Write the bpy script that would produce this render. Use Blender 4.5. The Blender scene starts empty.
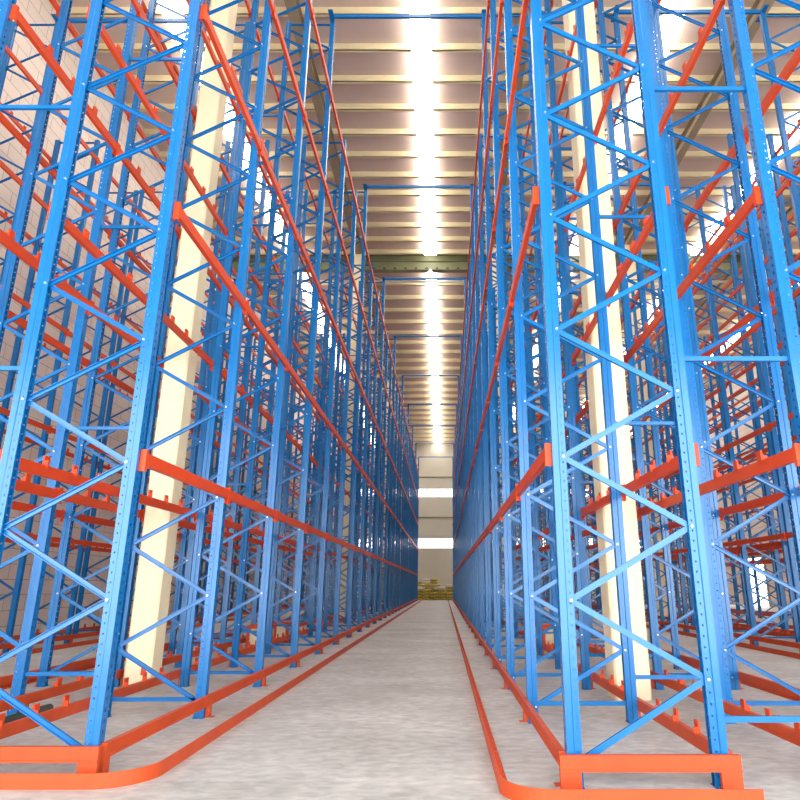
import bpy, bmesh, math, random
from mathutils import Vector, Matrix
random.seed(7)
SC = bpy.context.scene
COL = SC.collection
PI = math.pi

# ------------------------------------------------------------------ camera
H_CAM = 1.5
PITCH = 16.25
cam_d = bpy.data.cameras.new('camera')
cam_d.sensor_width = 36.0
cam_d.lens = 638.0 / 800.0 * 36.0
cam_d.shift_x = -44.0 / 800.0
cam_d.clip_end = 500
cam = bpy.data.objects.new('camera', cam_d)
COL.objects.link(cam)
cam.location = (0, 0, H_CAM)
cam.rotation_euler = (math.radians(90 + PITCH), 0, 0)
SC.camera = cam

# ------------------------------------------------------------------ world, exposure
w = bpy.data.worlds.new('daylight'); SC.world = w
w.use_nodes = True
nt = w.node_tree
bg = nt.nodes['Background']
bg.inputs[0].default_value = (0.93, 0.97, 1.0, 1)
bg.inputs[1].default_value = 9.0          # overcast day coming in through the open end of the hall
SKYLIGHT = 9.5
SC.view_settings.view_transform = 'Standard'
SC.view_settings.look = 'None'
SC.view_settings.gamma = 1.0
SC.view_settings.use_curve_mapping = False
SC.view_settings.exposure = 0.10
SC.cycles.use_denoising = True
SC.cycles.max_bounces = 8
SC.cycles.diffuse_bounces = 5
SC.cycles.glossy_bounces = 3
SC.cycles.sample_clamp_indirect = 6.0

# ------------------------------------------------------------------ materials
def mat(name, col, rough=0.5, metal=0.0, spec=0.5, var=0.0, vscale=3.0, col2=None, bump=0.0, bscale=40.0, emit=None, estr=0.0, coat=0.0):
    m = bpy.data.materials.new(name); m.use_nodes = True
    n = m.node_tree; b = n.nodes['Principled BSDF']
    b.inputs['Base Color'].default_value = (*col, 1)
    b.inputs['Roughness'].default_value = rough
    b.inputs['Metallic'].default_value = metal
    b.inputs['Specular IOR Level'].default_value = spec
    b.inputs['Coat Weight'].default_value = coat
    b.inputs['Coat Roughness'].default_value = 0.15
    tc = n.nodes.new('ShaderNodeTexCoord')
    if var > 0 or col2:
        no = n.nodes.new('ShaderNodeTexNoise'); no.inputs['Scale'].default_value = vscale; no.inputs['Detail'].default_value = 5
        n.links.new(tc.outputs['Object'], no.inputs['Vector'])
        r = n.nodes.new('ShaderNodeValToRGB')
        c2 = col2 or tuple(c * (1 - var) for c in col)
        r.color_ramp.elements[0].position = 0.35; r.color_ramp.elements[0].color = (*c2, 1)
        r.color_ramp.elements[1].position = 0.65; r.color_ramp.elements[1].color = (*col, 1)
        n.links.new(no.outputs['Fac'], r.inputs['Fac']); n.links.new(r.outputs['Color'], b.inputs['Base Color'])
    if bump > 0:
        nb = n.nodes.new('ShaderNodeTexNoise'); nb.inputs['Scale'].default_value = bscale
        n.links.new(tc.outputs['Object'], nb.inputs['Vector'])
        bp = n.nodes.new('ShaderNodeBump'); bp.inputs['Strength'].default_value = bump; bp.inputs['Distance'].default_value = 0.01
        n.links.new(nb.outputs['Fac'], bp.inputs['Height']); n.links.new(bp.outputs['Normal'], b.inputs['Normal'])
    if emit:
        b.inputs['Emission Color'].default_value = (*emit, 1); b.inputs['Emission Strength'].default_value = estr
    return m

M = {}
M['blue'] = mat('blue_paint', (0.002, 0.138, 0.40), 0.25, spec=0.45, var=0.10, vscale=2, coat=0.1)
M['orange'] = mat('orange_paint', (0.62, 0.055, 0.006), 0.45, spec=0.3, var=0.10, vscale=2)
M['rail'] = mat('rail_paint', (0.56, 0.070, 0.015), 0.5, spec=0.3, var=0.14, vscale=4)
M['bolt'] = mat('zinc', (0.75, 0.77, 0.8), 0.3, metal=0.8)
M['cream'] = mat('cream_paint', (0.85, 0.75, 0.50), 0.6, var=0.05, vscale=1.2, bump=0.05)
M['purlin'] = mat('purlin_paint', (0.88, 0.76, 0.48), 0.5, var=0.06, vscale=1)
M['rafter'] = mat('rafter_paint', (0.34, 0.28, 0.18), 0.55, var=0.1, vscale=1)
M['girder'] = mat('girder_paint', (0.26, 0.27, 0.14), 0.55, var=0.15, vscale=1)
M['ceil'] = mat('roof_sheet', (0.60, 0.47, 0.41), 0.55, var=0.08, vscale=0.5)
M['white'] = mat('white_enamel', (0.85, 0.84, 0.8), 0.35)
M['dark'] = mat('dark_steel', (0.03, 0.03, 0.035), 0.5)
M['green'] = mat('dark_green_plastic', (0.01, 0.05, 0.03), 0.4, var=0.2)
M['sack'] = mat('yellow_sack', (0.78, 0.60, 0.10), 0.7, col2=(0.30, 0.23, 0.03), vscale=3, bump=0.3, bscale=12)
M['sack_white'] = mat('white_sack', (0.8, 0.78, 0.7), 0.7, var=0.1, bump=0.3, bscale=12)
M['sky'] = mat('skylight_panel', (0.8, 0.8, 0.8), 0.4, emit=(1.0, 0.975, 0.92), estr=SKYLIGHT)
M['strip'] = mat('wall_light_panel', (0.8, 0.8, 0.8), 0.4, emit=(0.97, 0.99, 1.0), estr=5.0)
M['bulb'] = mat('lamp_glow', (0.9, 0.9, 0.9), 0.4, emit=(1.0, 0.97, 0.9), estr=8.0)

def floor_mat():
    m = bpy.data.materials.new('concrete_floor'); m.use_nodes = True
    n = m.node_tree; b = n.nodes['Principled BSDF']; L = n.links
    tc = n.nodes.new('ShaderNodeTexCoord')
    mp = n.nodes.new('ShaderNodeMapping'); mp.inputs['Scale'].default_value = (0.55, 0.9, 1)
    L.new(tc.outputs['Object'], mp.inputs['Vector'])
    a = n.nodes.new('ShaderNodeTexNoise'); a.inputs['Scale'].default_value = 0.9; a.inputs['Detail'].default_value = 8; a.inputs['Roughness'].default_value = 0.65
    c = n.nodes.new('ShaderNodeTexNoise'); c.inputs['Scale'].default_value = 11; c.inputs['Detail'].default_value = 8; c.inputs['Distortion'].default_value = 0.4
    L.new(mp.outputs['Vector'], a.inputs['Vector']); L.new(mp.outputs['Vector'], c.inputs['Vector'])
    r = n.nodes.new('ShaderNodeValToRGB')
    r.color_ramp.elements[0].position = 0.3; r.color_ramp.elements[0].color = (0.38, 0.365, 0.34, 1)
    r.color_ramp.elements[1].position = 0.72; r.color_ramp.elements[1].color = (0.60, 0.585, 0.56, 1)
    L.new(a.outputs['Fac'], r.inputs['Fac'])
    r2 = n.nodes.new('ShaderNodeValToRGB')
    r2.color_ramp.elements[0].position = 0.35; r2.color_ramp.elements[0].color = (0.80, 0.80, 0.80, 1)
    r2.color_ramp.elements[1].position = 0.66; r2.color_ramp.elements[1].color = (1.12, 1.12, 1.12, 1)
    L.new(c.outputs['Fac'], r2.inputs['Fac'])
    mx = n.nodes.new('ShaderNodeMix'); mx.data_type = 'RGBA'; mx.blend_type = 'MULTIPLY'; mx.inputs['Factor'].default_value = 1
    L.new(r.outputs['Color'], mx.inputs['A']); L.new(r2.outputs['Color'], mx.inputs['B'])
    L.new(mx.outputs['Result'], b.inputs['Base Color'])
    b.inputs['Roughness'].default_value = 0.55
    bp = n.nodes.new('ShaderNodeBump'); bp.inputs['Strength'].default_value = 0.25; bp.inputs['Distance'].default_value = 0.01
    L.new(c.outputs['Fac'], bp.inputs['Height']); L.new(bp.outputs['Normal'], b.inputs['Normal'])
    return m

def block_mat(name, c1, c2, cm, axis):
    m = bpy.data.materials.new(name); m.use_nodes = True
    n = m.node_tree; b = n.nodes['Principled BSDF']; L = n.links
    tc = n.nodes.new('ShaderNodeTexCoord')
    sp = n.nodes.new('ShaderNodeSeparateXYZ'); cb = n.nodes.new('ShaderNodeCombineXYZ')
    L.new(tc.outputs['Object'], sp.inputs[0])
    L.new(sp.outputs[axis], cb.inputs[0]); L.new(sp.outputs['Z'], cb.inputs[1])
    br = n.nodes.new('ShaderNodeTexBrick'); br.inputs['Scale'].default_value = 1.0
    br.inputs['Brick Width'].default_value = 0.95; br.inputs['Row Height'].default_value = 0.42
    br.inputs['Mortar Size'].default_value = 0.011
    br.inputs['Color1'].default_value = (*c1, 1); br.inputs['Color2'].default_value = (*c2, 1); br.inputs['Mortar'].default_value = (*cm, 1)
    L.new(cb.outputs[0], br.inputs['Vector'])
    L.new(br.outputs['Color'], b.inputs['Base Color']); b.inputs['Roughness'].default_value = 0.75
    return m
M['floor'] = floor_mat()
M['wallside'] = block_mat('block_wall', (0.72, 0.62, 0.55), (0.66, 0.57, 0.50), (0.34, 0.30, 0.27), 'Y')
M['wallend'] = mat('cladding', (0.62, 0.58, 0.48), 0.55, var=0.06, vscale=0.4)

# ------------------------------------------------------------------ mesh helpers
class MB:
    def __init__(self): self.v = []; self.f = []
    def quad(self, a, b, c, d):
        i = len(self.v); self.v += [tuple(a), tuple(b), tuple(c), tuple(d)]; self.f.append((i, i+1, i+2, i+3))
    def box(self, x0, x1, y0, y1, z0, z1):
        i = len(self.v)
        self.v += [(x0,y0,z0),(x1,y0,z0),(x1,y1,z0),(x0,y1,z0),(x0,y0,z1),(x1,y0,z1),(x1,y1,z1),(x0,y1,z1)]
        for q in ((0,3,2,1),(4,5,6,7),(0,1,5,4),(1,2,6,5),(2,3,7,6),(3,0,4,7)): self.f.append(tuple(i+k for k in q))
        return self
    def prism(self, pts, ax, a0, a1):
        """closed outline pts extruded along axis ax ('X','Y','Z') from a0 to a1"""
        n = len(pts); i = len(self.v)
        for a in (a0, a1):
            for (p, q) in pts:
                self.v.append({'X': (a,p,q), 'Y': (p,a,q), 'Z': (p,q,a)}[ax])
        for k in range(n):
            self.f.append((i+k, i+(k+1)%n, i+n+(k+1)%n, i+n+k))
        self.f.append(tuple(i+k for k in range(n))[::-1]); self.f.append(tuple(i+n+k for k in range(n)))
        return self
    def bar(self, p0, p1, prof, up=(0,1,0)):
        """closed profile (u,v) swept from p0 to p1"""
        p0 = Vector(p0); p1 = Vector(p1); d = (p1-p0).normalized()
        u = Vector(up).cross(d).normalized(); vv = d.cross(u).normalized()
        i = len(self.v); n = len(prof)
        for p in (p0, p1):
            for (a, b) in prof: self.v.append(tuple(p + u*a + vv*b))
        for k in range(n): self.f.append((i+k, i+(k+1)%n, i+n+(k+1)%n, i+n+k))
        self.f.append(tuple(i+k for k in range(n))[::-1]); self.f.append(tuple(i+n+k for k in range(n)))
        return self
    def cyl(self, p0, p1, r, n=12, r2=None):
        r2 = r if r2 is None else r2
        p0 = Vector(p0); p1 = Vector(p1); d = (p1-p0).normalized()
        u = d.orthogonal().normalized(); vv = d.cross(u)
        i = len(self.v)
        for p, rr in ((p0, r), (p1, r2)):
            for k in range(n):
                a = 2*PI*k/n; self.v.append(tuple(p + u*math.cos(a)*rr + vv*math.sin(a)*rr))
        for k in range(n): self.f.append((i+k, i+(k+1)%n, i+n+(k+1)%n, i+n+k))
        self.f.append(tuple(i+k for k in range(n))[::-1]); self.f.append(tuple(i+n+k for k in range(n)))
        return self
    def lathe(self, c, prof, n=20):
        i = len(self.v); m = len(prof)
        for (r, z) in prof:
            for k in range(n):
                a = 2*PI*k/n; self.v.append((c[0]+r*math.cos(a), c[1]+r*math.sin(a), c[2]+z))
        for j in range(m-1):
            for k in range(n):
                self.f.append((i+j*n+k, i+j*n+(k+1)%n, i+(j+1)*n+(k+1)%n, i+(j+1)*n+k))
        return self
    def add(self, other, off=(0,0,0), rot180=False):
        i = len(self.v)
        for (x, y, z) in other.v:
            if rot180: x, y = -x, -y
            self.v.append((x+off[0], y+off[1], z+off[2]))
        self.f += [tuple(i+k for k in q) for q in other.f]
        return self
    def mesh(self, name, m, smooth=False, fix=True):
        me = bpy.data.meshes.new(name); me.from_pydata(self.v, [], self.f)
        if fix:
            bm = bmesh.new(); bm.from_mesh(me); bmesh.ops.recalc_face_normals(bm, faces=bm.faces); bm.to_mesh(me); bm.free()
        if smooth:
            for p in me.polygons: p.use_smooth = True
        me.materials.append(M[m] if isinstance(m, str) else m); me.update()
        return me

def link(name, me, parent=None, loc=(0,0,0), rz=0.0):
    o = bpy.data.objects.new(name, me); COL.objects.link(o)
    o.location = loc; o.rotation_euler = (0, 0, rz)
    if parent is not None: o.parent = parent
    return o
def tag(o, label, cat, group=None, kind=None):
    o['label'] = label; o['category'] = cat
    if group: o['group'] = group
    o['kind'] = kind or 'thing'
    return o
def empty(name, loc, rz=0.0):
    o = bpy.data.objects.new(name, None); COL.objects.link(o); o.location = loc; o.rotation_euler = (0,0,rz); o.empty_display_size = 0.2
    return o
def struct(name, me, label=None, loc=(0,0,0)):
    o = link(name, me, loc=loc); o['kind'] = 'structure'
    if label: o['label'] = label
    return o

# ------------------------------------------------------------------ the hall
XL, XR, Y0, YE = -12.2, 24.6, -4.0, 78.0
HR, YR, SL = 18.2, 32.8, 0.029            # ridge height over the camera, ridge position, roof slope
def roof_z(y): return H_CAM + HR - SL*abs(y - YR)
struct('floor', MB().box(XL, XR, Y0, YE+0.3, -0.3, 0).mesh('floor', 'floor'))
mb = MB()
for (ya, yb) in ((Y0, YR), (YR, YE+0.3)):
    za, zb = roof_z(ya), roof_z(yb)
    mb.prism([(ya, za), (yb, zb), (yb, zb+0.15), (ya, za+0.15)], 'X', XL-0.3, XR+0.3)
struct('ceiling', mb.mesh('ceiling', 'ceil'))
struct('wall_left', MB().box(XL-0.3, XL, Y0, YE+0.3, 0, roof_z(YR)).mesh('wall_left', 'wallside'))
struct('wall_right', MB().box(XR, XR+0.3, Y0, YE+0.3, 0, roof_z(YR)).mesh('wall_right', 'wallside'))
struct('wall_rear_light_block', MB().box(XL-0.3, XR+0.3, Y0-0.3, Y0, 6.5, roof_z(YR)).mesh('wall_rear_light_block', 'wallend'))   # unseen, added over the open loading front so daylight fades deeper in
# end wall: cladding with fine vertical ribs, two light strips run through it
ZS = [(5.86, 6.95), (11.95, 12.88)]
mb = MB()
zz = [0.0] + [z for s in ZS for z in s] + [roof_z(YE)]
for a in range(0, len(zz), 2):
    mb.box(XL, XR, YE, YE+0.25, zz[a], zz[a+1])
    x = XL + 0.5
    while x < XR:
        mb.box(x, x+0.05, YE-0.02, YE, zz[a], zz[a+1]); x += 1.0
struct('wall_end', mb.mesh('wall_end', 'wallend'))
for n, (a, b) in enumerate(ZS):
    struct('window_%d' % (n+1), MB().box(XL, XR, YE+0.05, YE+0.2, a, b).mesh('window_strip', 'strip'))
for n, z in enumerate((9.4, 14.3)):
    struct('trim_%d' % (n+1), MB().box(XL, XR, YE-0.12, YE-0.021, z, z+0.12).mesh('wall_girt', 'girder'))
# a daylit side door far along the right wall
struct('door_1', MB().box(XR-0.06, XR, 50.5, 54.5, 0, 3.6).mesh('door_1', 'strip'))
fr = MB().box(XR-0.12, XR, 50.3, 50.5, 0, 3.8).box(XR-0.12, XR, 54.5, 54.7, 0, 3.8).box(XR-0.12, XR, 50.5, 54.5, 3.6, 3.8)
struct('trim_3', fr.mesh('door_frame', 'rafter'))

SKYX = [-8.6, -0.77, 7.3, 14.2, 21.4]
SKW = 0.33
# purlins
def purlin(y):
    z = roof_z(y)
    p = MB().box(XL, XR, -0.012, 0.012, z-0.29, z-0.001)
    p.box(XL, XR, -0.012, 0.09, z-0.29, z-0.265).box(XL, XR, 0.07, 0.09, z-0.265, z-0.24)
    o = struct('purlin', p.mesh('purlin', 'purlin'), loc=(0, y, 0))
y = YR - 0.72
while y > Y0 + 0.5: purlin(y); y -= 1.46
y = YR + 1.2
while y < YE - 0.3: purlin(y); y += 1.85
# skylight strips: glowing boxes lowered to the purlin undersides to imitate glare over them
n = 3
for x in SKYX:
    for (a, b) in ((Y0+0.5, YR-0.60), (YR+0.9, YE-0.05)):
        za, zb = roof_z(a), roof_z(b)
        m_ = MB().prism([(a, za-0.315), (b, zb-0.315), (b, zb+0.02), (a, za+0.02)], 'X', x-SKW, x+SKW)
        struct('window_%d' % n, m_.mesh('skylight_strip', 'sky')); n += 1
# rafters run the length of the hall on the column lines
COLX = [-4.65, 2.60, 9.80, 17.05]
for x in COLX:
    for (a, b) in ((Y0, YR), (YR, YE)):
        za, zb = roof_z(a)-0.29, roof_z(b)-0.29
        m_ = MB()
        m_.prism([(a, za-0.5), (b, zb-0.5), (b, zb-0.47), (a, za-0.47)], 'X', x-0.16, x+0.16)
        m_.prism([(a, za-0.03), (b, zb-0.03), (b, zb-0.002), (a, za-0.002)], 'X', x-0.16, x+0.16)
        m_.prism([(a, za-0.47), (b, zb-0.47), (b, zb-0.03), (a, za-0.03)], 'X', x-0.012, x+0.012)
        struct('rafter', m_.mesh('rafter', 'rafter'))
# ridge girder across the hall
zt = roof_z(YR)
g = MB().box(XL, XR, YR-0.012, YR+0.012, zt-0.98, zt-0.01).box(XL, XR, YR-0.2, YR+0.2, zt-1.0, zt-0.97).box(XL, XR, YR-0.2, YR+0.2, zt-0.05, zt-0.02)
g.box(XL, XR, YR-0.1, YR-0.012, zt-0.42, zt-0.38)
go = struct('ridge_girder', g.mesh('ridge_girder', 'girder'))
hole = MB().cyl((0, -0.03, 0), (0, 0.0, 0), 0.085, 10).mesh('stiffener_hole', 'dark')
x = -5.8
while x < 8:
    link('bolt_cluster', hole, go, (x, YR-0.012, zt-0.86)); x += 0.60
# white tie pipe beyond the ridge and a thin dark tie farther on
pp = MB().cyl((XL, 34.6, H_CAM+17.45), (XR, 34.6, H_CAM+17.45), 0.07, 10)
pp.cyl((-4.65, 34.6, H_CAM+17.95), (-3.5, 34.6, H_CAM+17.45), 0.04, 8)
o = link('roof_tie_pipe', pp.mesh('roof_tie_pipe', 'white', smooth=True)); o['kind'] = 'structure'
o = link('roof_tie_rod', MB().cyl((XL, 60, H_CAM+14.9), (XR, 60, H_CAM+14.9), 0.05, 8).mesh('roof_tie_rod', 'dark')); o['kind'] = 'structure'
# concrete columns
def column(x, y):
    z = roof_z(y) - 0.80
    b = 0.21 if x < 0 else 0.25; c = 0.03
    pts = [(-b+c,-b),(b-c,-b),(b,-b+c),(b,b-c),(b-c,b),(-b+c,b),(-b,b-c),(-b,-b+c)]
    m_ = MB().prism(pts, 'Z', 0.0, z)
    o = struct('column', m_.mesh('column', 'cream'), loc=(x, y, 0))
    return o
c0 = None
COLS = []
for x, ys in ((-4.70, 10.75), (2.60, 9.75), (9.80, 30.35), (17.05, 9.75)):
    y = ys
    while y < 75:
        o = column(x, y); COLS.append((x, y))
        if c0 is None: c0 = o
        y += 20.6
link('marker_plate', MB().box(-0.04, 0.04, -0.006, 0.0, 0, 0.15).mesh('marker_plate', 'orange'), c0, (0.10, -0.2101, 0.19))

# ------------------------------------------------------------------ rack frames
BAY = 2.45
NF = 28
FW = 1.14          # spacing of the two posts of a frame
PH = 15.6
PITCH_H = 0.085
def holed_strip(mb, P, U, wdt, hw, hh, z0, z1):
    """vertical sheet strip at P, width direction U, with a column of punched holes"""
    n = int((z1-z0)/PITCH_H); e = (wdt-hw)/2
    def pt(u, z): return (P[0]+U[0]*u, P[1]+U[1]*u, z)
    mb.quad(pt(0,z0), pt(e,z0), pt(e,z1), pt(0,z1)); mb.quad(pt(e+hw,z0), pt(wdt,z0), pt(wdt,z1), pt(e+hw,z1))
    z = z0
    for k in range(n+1):
        t = z0 + (k+1)*PITCH_H - hh if k < n else z1
        mb.quad(pt(e,z), pt(e+hw,z), pt(e+hw,t), pt(e,t)); z = t + hh
PL = 13.9           # frames without an aisle tie are shorter
def post_mb(detail, PH=PH):
    """open omega section; the slotted web faces -x, the bracing side is +x"""
    m = MB(); z0, z1 = 0.008, PH
    if detail:
        holed_strip(m, (-0.06, -0.05), (0, 1), 0.10, 0.018, 0.03, z0, z1)
        for s in (-1, 1):
            m.quad((-0.06, s*0.05, z0), (-0.005, s*0.05, z0), (-0.005, s*0.05, z1), (-0.06, s*0.05, z1))
            m.quad((-0.005, s*0.05, z0), (0.003, s*0.041, z0), (0.003, s*0.041, z1), (-0.005, s*0.05, z1))
            holed_strip(m, (0.003, s*0.041), (1, 0), 0.057, 0.012, 0.015, z0, z1)
            m.quad((0.06, s*0.041, z0), (0.06, s*0.022, z0), (0.06, s*0.022, z1), (0.06, s*0.041, z1))
    else:
        pts = [(-0.06,-0.05),(-0.005,-0.05),(0.003,-0.041),(0.06,-0.041),(0.06,-0.022),(0.05,-0.022),(0.05,0.022),(0.06,0.022),(0.06,0.041),(0.003,0.041),(-0.005,0.05),(-0.06,0.05)]
        m.prism(pts, 'Z', z0, z1)
    return m
def flipx(m):
    r = MB(); r.v = [(-x, y, z) for (x, y, z) in m.v]; r.f = [q[::-1] for q in m.f]; return r
PROF = [(-0.024,-0.017),(0.024,-0.017),(0.024,0.012),(0.018,0.012),(0.018,-0.010),(-0.018,-0.010),(-0.018,0.012),(-0.024,0.012)]
XA, XB = 0.035, FW-0.035
NZ = 1.215
def make_segs(top):
    r = []; k = 0
    while True:
        z = 0.17 + NZ*k
        if z + NZ/2 > top - 0.12: break
        r.append((XA, z, XB, z + NZ/2))
        if z + NZ > top - 0.12: break
        r.append((XB, z + NZ/2, XA, z + NZ)); k += 1
    return r
ME = {
 'up': MB().bar((XA,0,0), (XB,0,NZ/2), PROF).mesh('brace_rising', 'blue'),
 'dn': MB().bar((XB,0,0), (XA,0,NZ/2), PROF).mesh('brace_falling', 'blue'),
 'hz': MB().bar((XA,0,0), (XB,0,0), PROF).mesh('brace_level', 'blue'),
 'foot': MB().box(-0.061,0.061,-0.075,0.075,0,0.008).cyl((-0.045,-0.064,0.006),(-0.045,-0.064,0.03),0.009,6).cyl((0.045,0.064,0.006),(0.045,0.064,0.03),0.009,6).mesh('foot_plate','blue'),
 'bolt': MB().cyl((0,-0.058,0),(0,0.058,0),0.011,6).mesh('bolt','bolt'),
}
for tall, top in ((True, PH), (False, PL)):
    pa_, pb_ = post_mb(False, top), flipx(post_mb(False, top))
    sg = make_segs(top); br = MB()
    for (a, za, b, zb) in sg: br.bar((a,0,za), (b,0,zb), PROF)
    br.bar((XA,0,0.20), (XB,0,0.20), PROF); br.bar((XA,0,top-0.07), (XB,0,top-0.07), PROF)
    allm = MB(); allm.add(pa_); allm.add(pb_, (FW,0,0)); allm.add(br)
    allm.box(-0.061,0.061,-0.075,0.075,0,0.008); allm.box(FW-0.061,FW+0.061,-0.075,0.075,0,0.008)
    ME[tall] = dict(pA_d=post_mb(True, top).mesh('post_slotted', 'blue', fix=False), pB_d=flipx(post_mb(True, top)).mesh('post_slotted_inner', 'blue', fix=False),
        pA_s=pa_.mesh('post_plain', 'blue'), pB_s=pb_.mesh('post_plain_inner', 'blue'),
        segs=sg, top=top, bracing=br.mesh('bracing', 'blue'), whole=allm.mesh('upright_frame_whole', 'blue'))

ORD = ['first','second','third','fourth','fifth','sixth','seventh','eighth','ninth','tenth','eleventh','twelfth','thirteenth','fourteenth',
 'fifteenth','sixteenth','seventeenth','eighteenth','nineteenth','twentieth','twenty-first','twenty-second','twenty-third','twenty-fourth',
 'twenty-fifth','twenty-sixth','twenty-seventh','twenty-eighth']
# key, aisle-side x, side (+1 frame extends to +x), first frame y, phrase, full-part frames, split frames
ROWS = [
 ('LA', -2.90, -1, 5.87, 'left row of the main aisle', 9, 16),
 ('RA',  1.02,  1, 5.60, 'right row of the main aisle', 9, 16),
 ('LB', -6.25,  1, 5.87, 'left-hand back-to-back row', 6, 10),
 ('RB',  4.40, -1, 5.60, 'right-hand back-to-back row', 6, 10),
 ('LC', -10.05, -1, 5.87, 'row along the block wall', 2, 8),
 ('RC',  8.17,  1, 5.60, 'row across the second aisle', 3, 10),
 ('RD', 11.42, -1, 5.60, 'row behind the second aisle', 0, 8),
 ('RE', 15.32,  1, 5.60, 'outermost row on the right', 0, 6),
]
ROWD = {r[0]: r for r in ROWS}
for key, x0, s, y0, phrase, nfull, nsplit in ROWS:
    rz = 0.0 if s > 0 else PI
    for k in range(NF):
        y = y0 + BAY*k
        lab = 'blue upright frame, %s from near end, %s' % (ORD[k], phrase)
        V = ME[k % 3 == 0]; segs = V['segs']
        grp = 'upright frames of the ' + phrase
        if k >= nsplit:
            o = link('upright_frame', V['whole'], None, (x0, y, 0), rz)
            tag(o, lab, 'rack frame', grp); continue
        e = empty('upright_frame', (x0, y, 0), rz); tag(e, lab, 'rack frame', grp)
        d = k < nfull
        pa = link('post', V['pA_d' if d else 'pA_s'], e); pb = link('post', V['pB_d' if d else 'pB_s'], e, (FW,0,0))
        link('foot_plate', ME['foot'], pa); link('foot_plate', ME['foot'], pb)
        if d:
            for (a, za, b, zb) in segs:
                link('diagonal_brace', ME['up' if a < b else 'dn'], e, (0,0,za))
            link('horizontal_brace', ME['hz'], e, (0,0,0.20)); link('horizontal_brace', ME['hz'], e, (0,0,V['top']-0.07))
            if k < 4 and key in ('LA','RA','LB','RB'):
                for (a, za, b, zb) in segs: link('bolt', ME['bolt'], pa if a < b else pb, (XA if a < b else -XA,0,za))
        else:
            link('bracing', V['bracing'], e)

# ------------------------------------------------------------------ beams
LEV = [2.70, 5.36, 8.0, 10.67, 13.3]
LN = ['first-level', 'second-level', 'third-level', 'fourth-level', 'top-level']
CX = 0.0615
def beam_mb():
    # step beam: local +x points outward from the post face, length along +y, z = top
    pts = [(0.0,-0.12),(0.05,-0.12),(0.05,0.0),(0.018,0.0),(0.018,-0.026),(0.0,-0.026)]
    return MB().prism(pts, 'Y', 0.0495, BAY-0.0495)
def conn_mb():
    m = MB().prism([(0.0,0.002),(0.056,0.002),(0.056,0.049),(0.05,0.049),(0.05,0.008),(0.0,0.008)], 'Z', -0.175, 0.03)
    m.box(0.0, 0.006, 0.008, 0.049, -0.175, 0.03)
    return m
def stop_mb(): return MB().box(0.03,0.05,-0.045,0.045,-0.03,0.10).box(-0.01,0.05,-0.045,-0.035,-0.03,0.05)
def bottom_mb():
    return MB().box(0.0,0.045,0.001,BAY-0.001,-0.115,0).box(0.045,0.052,0.001,BAY-0.001,-0.115,-0.09).box(0.045,0.052,0.001,BAY-0.001,-0.025,0)
def bfoot_mb(): return MB().box(0.0,0.04,0.002,0.105,-0.245,-0.115).box(0.0,0.09,0.002,0.105,-0.25,-0.245)
BEAM, CONN, CONN2, STOP, BOT, BFOOT = beam_mb(), conn_mb(), MB(), stop_mb(), bottom_mb(), bfoot_mb()
CONN2.v = [(x, -y, z) for (x, y, z) in CONN.v]; CONN2.f = [q[::-1] for q in CONN.f]
def both(mb, name, m):
    f = flipx(mb)
    return {1: mb.mesh(name, m), -1: f.mesh(name, m)}
MBM, MCO, MCO2, MST = both(BEAM,'load_beam','orange'), both(CONN,'end_connector','orange'), both(CONN2,'end_connector_far','orange'), both(STOP,'pallet_stop','orange')
MBO, MBF = both(BOT,'bottom_beam','rail'), both(BFOOT,'beam_foot','rail')
def proj(x, y, z):
    t = math.radians(PITCH); c, s = math.cos(t), math.sin(t)
    d = y*c + (z-H_CAM)*s; u = -y*s + (z-H_CAM)*c
    if d < 0.1: return None
    return (444 + 638*x/d, 400 - 638*u/d, d)
loads, bots = [], []
for key, x0, s, y0, phrase, a_, b_ in ROWS:
    for side in ('aisle', 'rear'):
        px = x0 if side == 'aisle' else x0 + s*FW
        out = -s if side == 'aisle' else s         # outward direction
        fx = px + out*CX
        for k in range(NF-1):
            y = y0 + BAY*k
            for li, z in enumerate([0.25] + LEV):
                q = [proj(fx, y+t*BAY, z) for t in (0.0, 0.25, 0.5, 0.75, 1.0)]
                vis = sum(1 for p in q if p and -5 < p[0] < 805 and -5 < p[1] < 805)
                L2 = math.hypot(q[0][0]-q[4][0], q[0][1]-q[4][1])*vis/5.0
                hidden = {'LA':1,'RA':1,'LB':0.6,'RB':0.6,'LC':0.55,'RC':0.5,'RD':0.3,'RE':0.2}[key]*(1.0 if (side=='aisle') == (key in ('LA','RA','RC','RE','LB') ) else 0.8)
                item = (L2*hidden, key, phrase, side, out, fx, y, z, li, k)
                (bots if li == 0 else loads).append(item)
def far_fill(items, name, label, cat, m, bottom):
    mb = MB()
    for it in items:
        _, key, phrase, side, out, fx, y, z, li, k = it
        mir = (lambda q: q) if out > 0 else flipx
        if bottom:
            mb.add(mir(MB().box(0.0,0.045,0.002,BAY-0.002,-0.115,0)), (fx,y,z)); mb.add(mir(MB().box(0,0.04,0.002,0.105,-0.25,-0.1151)), (fx,y,z))
        else:
            mb.add(mir(MB().box(0,0.05,0.049,BAY-0.049,-0.12,0)), (fx,y,z)); mb.add(mir(MB().box(0,0.056,0.002,0.0485,-0.175,0.03)), (fx,y,z))
    o = link(name, mb.mesh(name, m, fix=False)); tag(o, label, cat, kind='stuff')
loads.sort(key=lambda t: -t[0]); bots.sort(key=lambda t: -t[0])
near_l, far_l = loads[:300], loads[300:]
near_b, far_b = bots[:180], bots[180:]
far_l = [t for t in far_l if t[0] > 0]; far_b = [t for t in far_b if t[0] > 0]
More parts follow.
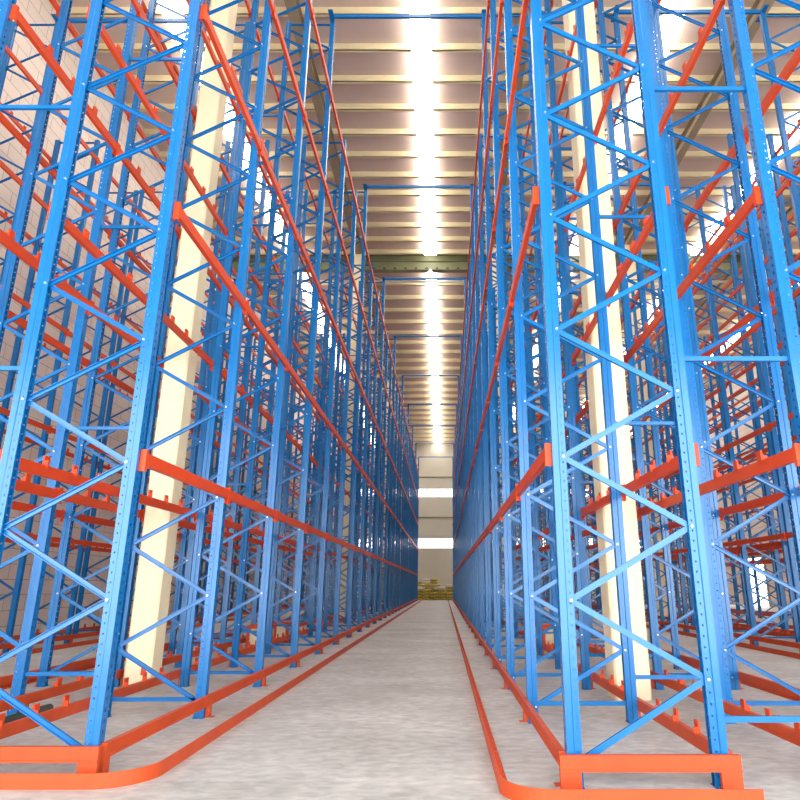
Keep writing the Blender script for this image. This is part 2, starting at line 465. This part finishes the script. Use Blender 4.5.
for it in near_l:
    sc_, key, phrase, side, out, fx, y, z, li, k = it
    o = link('load_beam', MBM[out], None, (fx, y, z))
    tag(o, '%s orange beam, %s bay, %s side of the %s' % (LN[li-1], ORD[k], side, phrase), 'beam', 'orange load beams of the ' + phrase)
    link('end_connector', MCO[out], o); link('end_connector', MCO2[out], o, (0, BAY, 0))
    if side == 'rear' and sc_ > 12:
        for t in (0.28, 0.5, 0.72): link('pallet_stop', MST[out], o, (0, BAY*t, 0))
for it in near_b:
    sc_, key, phrase, side, out, fx, y, z, li, k = it
    o = link('bottom_beam', MBO[out], None, (fx, y, z))
    tag(o, 'low orange floor-level beam, %s bay, %s side of the %s' % (ORD[k], side, phrase), 'guard beam', 'floor-level beams of the ' + phrase)
    link('foot', MBF[out], o)
    if side == 'rear' and sc_ > 8:
        for t in (0.28, 0.5, 0.72): link('pallet_stop', MST[out], o, (0, BAY*t, 0))
far_fill(far_l, 'distant_load_beams', 'mass of distant orange load beams deep in the rack rows', 'beams', 'orange', False)
far_fill(far_b, 'distant_bottom_beams', 'distant low orange beams along the feet of the racks', 'beams', 'rail', True)

# ------------------------------------------------------------------ row spacers and aisle ties
SPP = [(-0.022,-0.018),(0.022,-0.018),(0.022,0.018),(-0.022,0.018)]
def spacer_me(w_): 
    m = MB().bar((0,0,0), (w_,0,0), SPP).box(0,0.006,-0.04,0.04,-0.045,0.045).box(w_-0.006,w_,-0.04,0.04,-0.045,0.045)
    return m.mesh('row_spacer', 'blue')
ZSP = [(0.48,'ankle-height'), (3.53,'lowest high'), (6.58,'middle'), (9.63,'upper'), (12.7,'topmost')]
for (xa, xb, y0, nf, pair) in ((-5.11+0.06, -4.04-0.06, 5.87, NF, 'the two left rows'), (2.16+0.06, 3.26-0.06, 5.60, NF, 'the two right rows'), (9.31+0.06, 10.28-0.06, 5.60, 4, 'the two rows across the second aisle')):
    me = spacer_me(xb-xa-0.002)
    for k in range(nf):
        if any(xa < cx_ < xb and abs(cy_ - y0 - BAY*k) < 0.3 for cx_, cy_ in COLS): continue   # a column stands there
        for z, zn in ZSP:
            o = link('row_spacer', me, None, (xa+0.001, y0+BAY*k, z))
            tag(o, '%s blue spacer bar, %s frames, between %s' % (zn, ORD[k], pair), 'spacer bar', 'spacer bars between ' + pair)
def tie(x0, x1, y, lab):
    m = MB().box(x0, x1, -0.03, 0.03, 0.01, 0.11).box(x0-0.06, x0+0.06, -0.26, 0.26, 0.0, 0.01).box(x1-0.06, x1+0.06, -0.26, 0.26, 0.0, 0.01)
    o = link('aisle_tie_bar', m.mesh('aisle_tie_bar', 'blue'), None, (0, y, PH+0.002)); tag(o, lab, 'tie bar', 'tie bars across the aisle tops')
for j in range(9):
    y = 5.60 + BAY*3*(j+1) + 0.135
    if y > 72: break
    tie(-2.90, 1.02, y, 'blue tie bar over the main aisle, %s from the camera' % ORD[j])
    if j < 4:
        tie(4.40, 8.17, y-0.135, 'blue tie bar over the right-hand second aisle, %s from the camera' % ORD[j])
        tie(-10.05, -6.25, y+0.135, 'blue tie bar over the aisle by the block wall, %s from the camera' % ORD[j])

# ------------------------------------------------------------------ end guards and floor guide rails
def end_guard(xa, xb, y, lab):
    m = MB().box(xa, xb, y-0.045, y, 0.135, 0.25).box(xa, xb, y-0.052, y-0.045, 0.135, 0.152).box(xa, xb, y-0.052, y-0.045, 0.233, 0.25)
    o = link('end_guard', m.mesh('end_guard', 'rail')); tag(o, lab, 'guard beam')
    f = MB().box(-0.08,0.08,-0.04,0.0,0.008,0.135).box(-0.08,0.08,-0.07,0.0,0,0.008).mesh('foot','rail')
    for x in (xa+0.08, xb-0.08): link('foot', f, o, (x, y, 0))
end_guard(0.89, 2.28, 5.60-0.085, 'orange end guard beam across the near end of the right row of the main aisle')
end_guard(-4.18, -2.79, 5.87-0.085, 'orange end guard beam across the near end of the left row of the main aisle')
end_guard(3.12, 4.53, 5.60-0.085, 'orange end guard beam across the near end of the right-hand back-to-back row')
end_guard(-6.38, -4.98, 5.87-0.085, 'orange end guard beam across the near end of the left-hand back-to-back row')

def sweep(path, prof):
    """path of (x,y), profile (offset to the rack side, z), closed"""
    m = MB(); n = len(prof); N = len(path)
    for i, p in enumerate(path):
        a = Vector(path[max(i-1,0)]); b = Vector(path[min(i+1,N-1)]); t = (b-a).normalized(); nr = Vector((t.y, -t.x))
        for (u, z) in prof: m.v.append((p[0]+nr.x*u, p[1]+nr.y*u, z))
    for i in range(N-1):
        for k in range(n): m.f.append((i*n+k, i*n+(k+1)%n, (i+1)*n+(k+1)%n, (i+1)*n+k))
    m.f.append(tuple(range(n))); m.f.append(tuple((N-1)*n+k for k in range(n)))
    return m
def guide(x_end, xg, yf, r, lab, sgn, gussets=True):
    # from x_end along the row's end, round the corner, then down the aisle; sgn=+1: rack on +x side
    pts = [(x_end, yf)]
    cx, cy = xg + sgn*r, yf + r
    for k in range(13):
        a = PI/2*k/12
        pts.append((cx - sgn*r*math.sin(a), cy - r*math.cos(a)))
    pts += [(xg, 20.0), (xg, 72.0)]
    prof = [(0,0),(0,0.11),(0.012*sgn,0.11),(0.012*sgn,0.012),(0.085*sgn,0.012),(0.085*sgn,0)]
    m = sweep(pts, prof)
    o = link('guide_rail', m.mesh('guide_rail', 'rail')); tag(o, lab, 'guide rail')
    if gussets:
        g = MB().prism([(0.012*sgn,0.012),(0.08*sgn,0.012),(0.012*sgn,0.095)], 'Y', -0.006, 0.006)
        gm = g.mesh('gusset', 'rail'); y = yf + r + 0.1; c = 0; rest = MB()
        while y < 71.5:
            if c < 90: link('gusset', gm, o, (xg, y, 0))
            else: rest.add(g, (xg, y, 0))
            y += 0.22; c += 1
        ro = link('gusset', rest.mesh('distant_gussets', 'rail'), o); ro['kind'] = 'stuff'
guide(2.27, 0.42, 5.13, 0.38, 'orange floor guide rail turning the corner before the right row of the main aisle', 1)
guide(-4.4, -2.33, 5.53, 0.42, 'orange floor guide rail turning the corner before the left row of the main aisle', -1)
guide(3.0, 4.85, 5.13, 0.38, 'orange floor guide rail along the near side of the second aisle', -1, False)
guide(9.6, 7.60, 5.13, 0.38, 'orange floor guide rail along the far side of the second aisle', 1, False)
guide(-5.0, -6.72, 5.53, 0.38, 'orange floor guide rail along the aisle by the block wall, rack side', 1, False)
guide(-11.4, -9.48, 5.53, 0.38, 'orange floor guide rail along the wall side of the aisle by the block wall', -1, False)

# ------------------------------------------------------------------ loose things
gp = MB().cyl((-4.86, 4.6, 0.055), (-4.86, 8.6, 0.055), 0.055, 14)
o = link('green_pipe', gp.mesh('green_pipe', 'green', smooth=True)); tag(o, 'dark green pipe lying on the floor between the two left rack rows', 'pipe')
def crate(x, y, rz, lab, s=1.0):
    e = empty('parts_crate', (x, y, 0), rz); tag(e, lab, 'crate', 'orange crates in the gaps between rows')
    w_, h_ = 0.34*s, 0.62*s
    fr = MB()
    for a in (-w_, w_-0.07):
        for b in (-w_, w_-0.07): fr.box(a, a+0.07, b, b+0.07, 0, h_)
    for z in (0.05, h_-0.07):
        fr.box(-w_+0.07, w_-0.07, -w_, -w_+0.05, z, z+0.07).box(-w_+0.07, w_-0.07, w_-0.05, w_, z, z+0.07)
        fr.box(-w_, -w_+0.05, -w_+0.07, w_-0.07, z, z+0.07).box(w_-0.05, w_, -w_+0.07, w_-0.07, z, z+0.07)
    link('crate_frame', fr.mesh('crate_frame', 'orange'), e)
    link('carton', MB().box(-w_+0.051, w_-0.051, -w_+0.051, w_-0.051, 0.12, h_-0.09).mesh('carton', 'cream'), e)
crate(-4.575, 17.0, 0.06, 'orange framed crate with a cream carton between the left rows, nearer one', 0.9)
crate(-4.575, 19.0, -0.07, 'orange framed crate with a cream carton between the left rows, farther one', 0.85)
crate(2.71, 17.0, 0.06, 'orange framed crate with a cream carton between the right rows', 0.9)

# yellow sacks heaped at the far end of the aisle
def sack_me(m, seed):
    bm = bmesh.new(); bmesh.ops.create_cube(bm, size=1.0)
    bmesh.ops.subdivide_edges(bm, edges=bm.edges[:], cuts=3, use_grid_fill=True)
    rr = random.Random(seed)
    for v in bm.verts:
        x, y, z = v.co
        kz = (1 - 0.5*abs(x*2)**4)*(1 - 0.35*abs(y*2)**3)
        v.co = (x*0.84, y*0.62*(1 - 0.22*abs(x*2)**3), z*0.27*max(kz, 0.2) + rr.uniform(-0.008, 0.008))
    me = bpy.data.meshes.new('sack'); bm.to_mesh(me); bm.free()
    for p in me.polygons: p.use_smooth = True
    me.materials.append(M[m]); return me
SK = [sack_me('sack', 1), sack_me('sack', 2), sack_me('sack_white', 3)]
rs = random.Random(3)
LY = ['floor layer', 'second layer', 'third layer', 'fourth layer', 'fifth layer', 'sixth layer', 'seventh layer']
for row, nl in enumerate((5, 6, 8)):
    gone = set()
    for lv in range(nl):
        for c in range(9):
            if c in gone or (lv >= nl-3 and rs.random() < 0.3): gone |= {c}; continue
            x = -0.93 + (c - 4)*0.86 + (0.2 if row % 2 else -0.2) + rs.uniform(-0.006, 0.006)
            y = 73.0 + row*0.66
            wh = lv >= 4 and rs.random() < 0.35
            o = link('sack', SK[2] if wh else SK[rs.randint(0,1)], None, (x, y, 0.145 + lv*0.287))
            hl = (LY + ['uppermost layer'])[lv]; hp = '%s from the left, %s stack' % (ORD[c], ('front', 'middle', 'rear')[row])
            if wh: tag(o, 'white sack in the %s of the far heap, %s' % (hl, hp), 'sack', 'white sacks, %s of the heap' % hl)
            else: tag(o, 'yellow sack in the %s of the far heap, %s' % (hl, hp), 'sack', 'yellow sacks, %s of the heap' % hl)

# lamps hanging on the line of the centre skylight
def lamp(x, y, lab, s=1.0, drop=0.9):
    zt_ = roof_z(y) - (0.32 if abs(y-YR) > 1.0 else 1.0)
    e = empty('pendant_lamp', (x, y, zt_-drop)); tag(e, lab, 'lamp', 'pendant lamps along the centre of the roof')
    link('lamp_shade', MB().lathe((0,0,0), [(0.05,0.34),(0.09,0.30),(0.13,0.22),(0.26,0.05),(0.30,0.0),(0.285,0.0),(0.11,0.2)], 24).mesh('lamp_shade','white',smooth=True), e)
    link('bulb', MB().lathe((0,0,0), [(0.0,-0.12),(0.14,-0.09),(0.22,-0.01),(0.24,0.06),(0.0,0.12)], 16).mesh('bulb','bulb',smooth=True), e)
    link('suspension_rod', MB().cyl((0,0,0.33),(0,0,drop+0.02),0.015,8).mesh('suspension_rod','dark'), e)
lamp(-0.78, 32.66, 'white dome pendant lamp hanging below the ridge girder', drop=0.3)
lamp(-0.95, 18.8, 'pendant lamp hanging under the near centre skylight', drop=0.5)
lamp(-0.6, 66.0, 'small pendant lamp hanging near the end wall', drop=0.6)
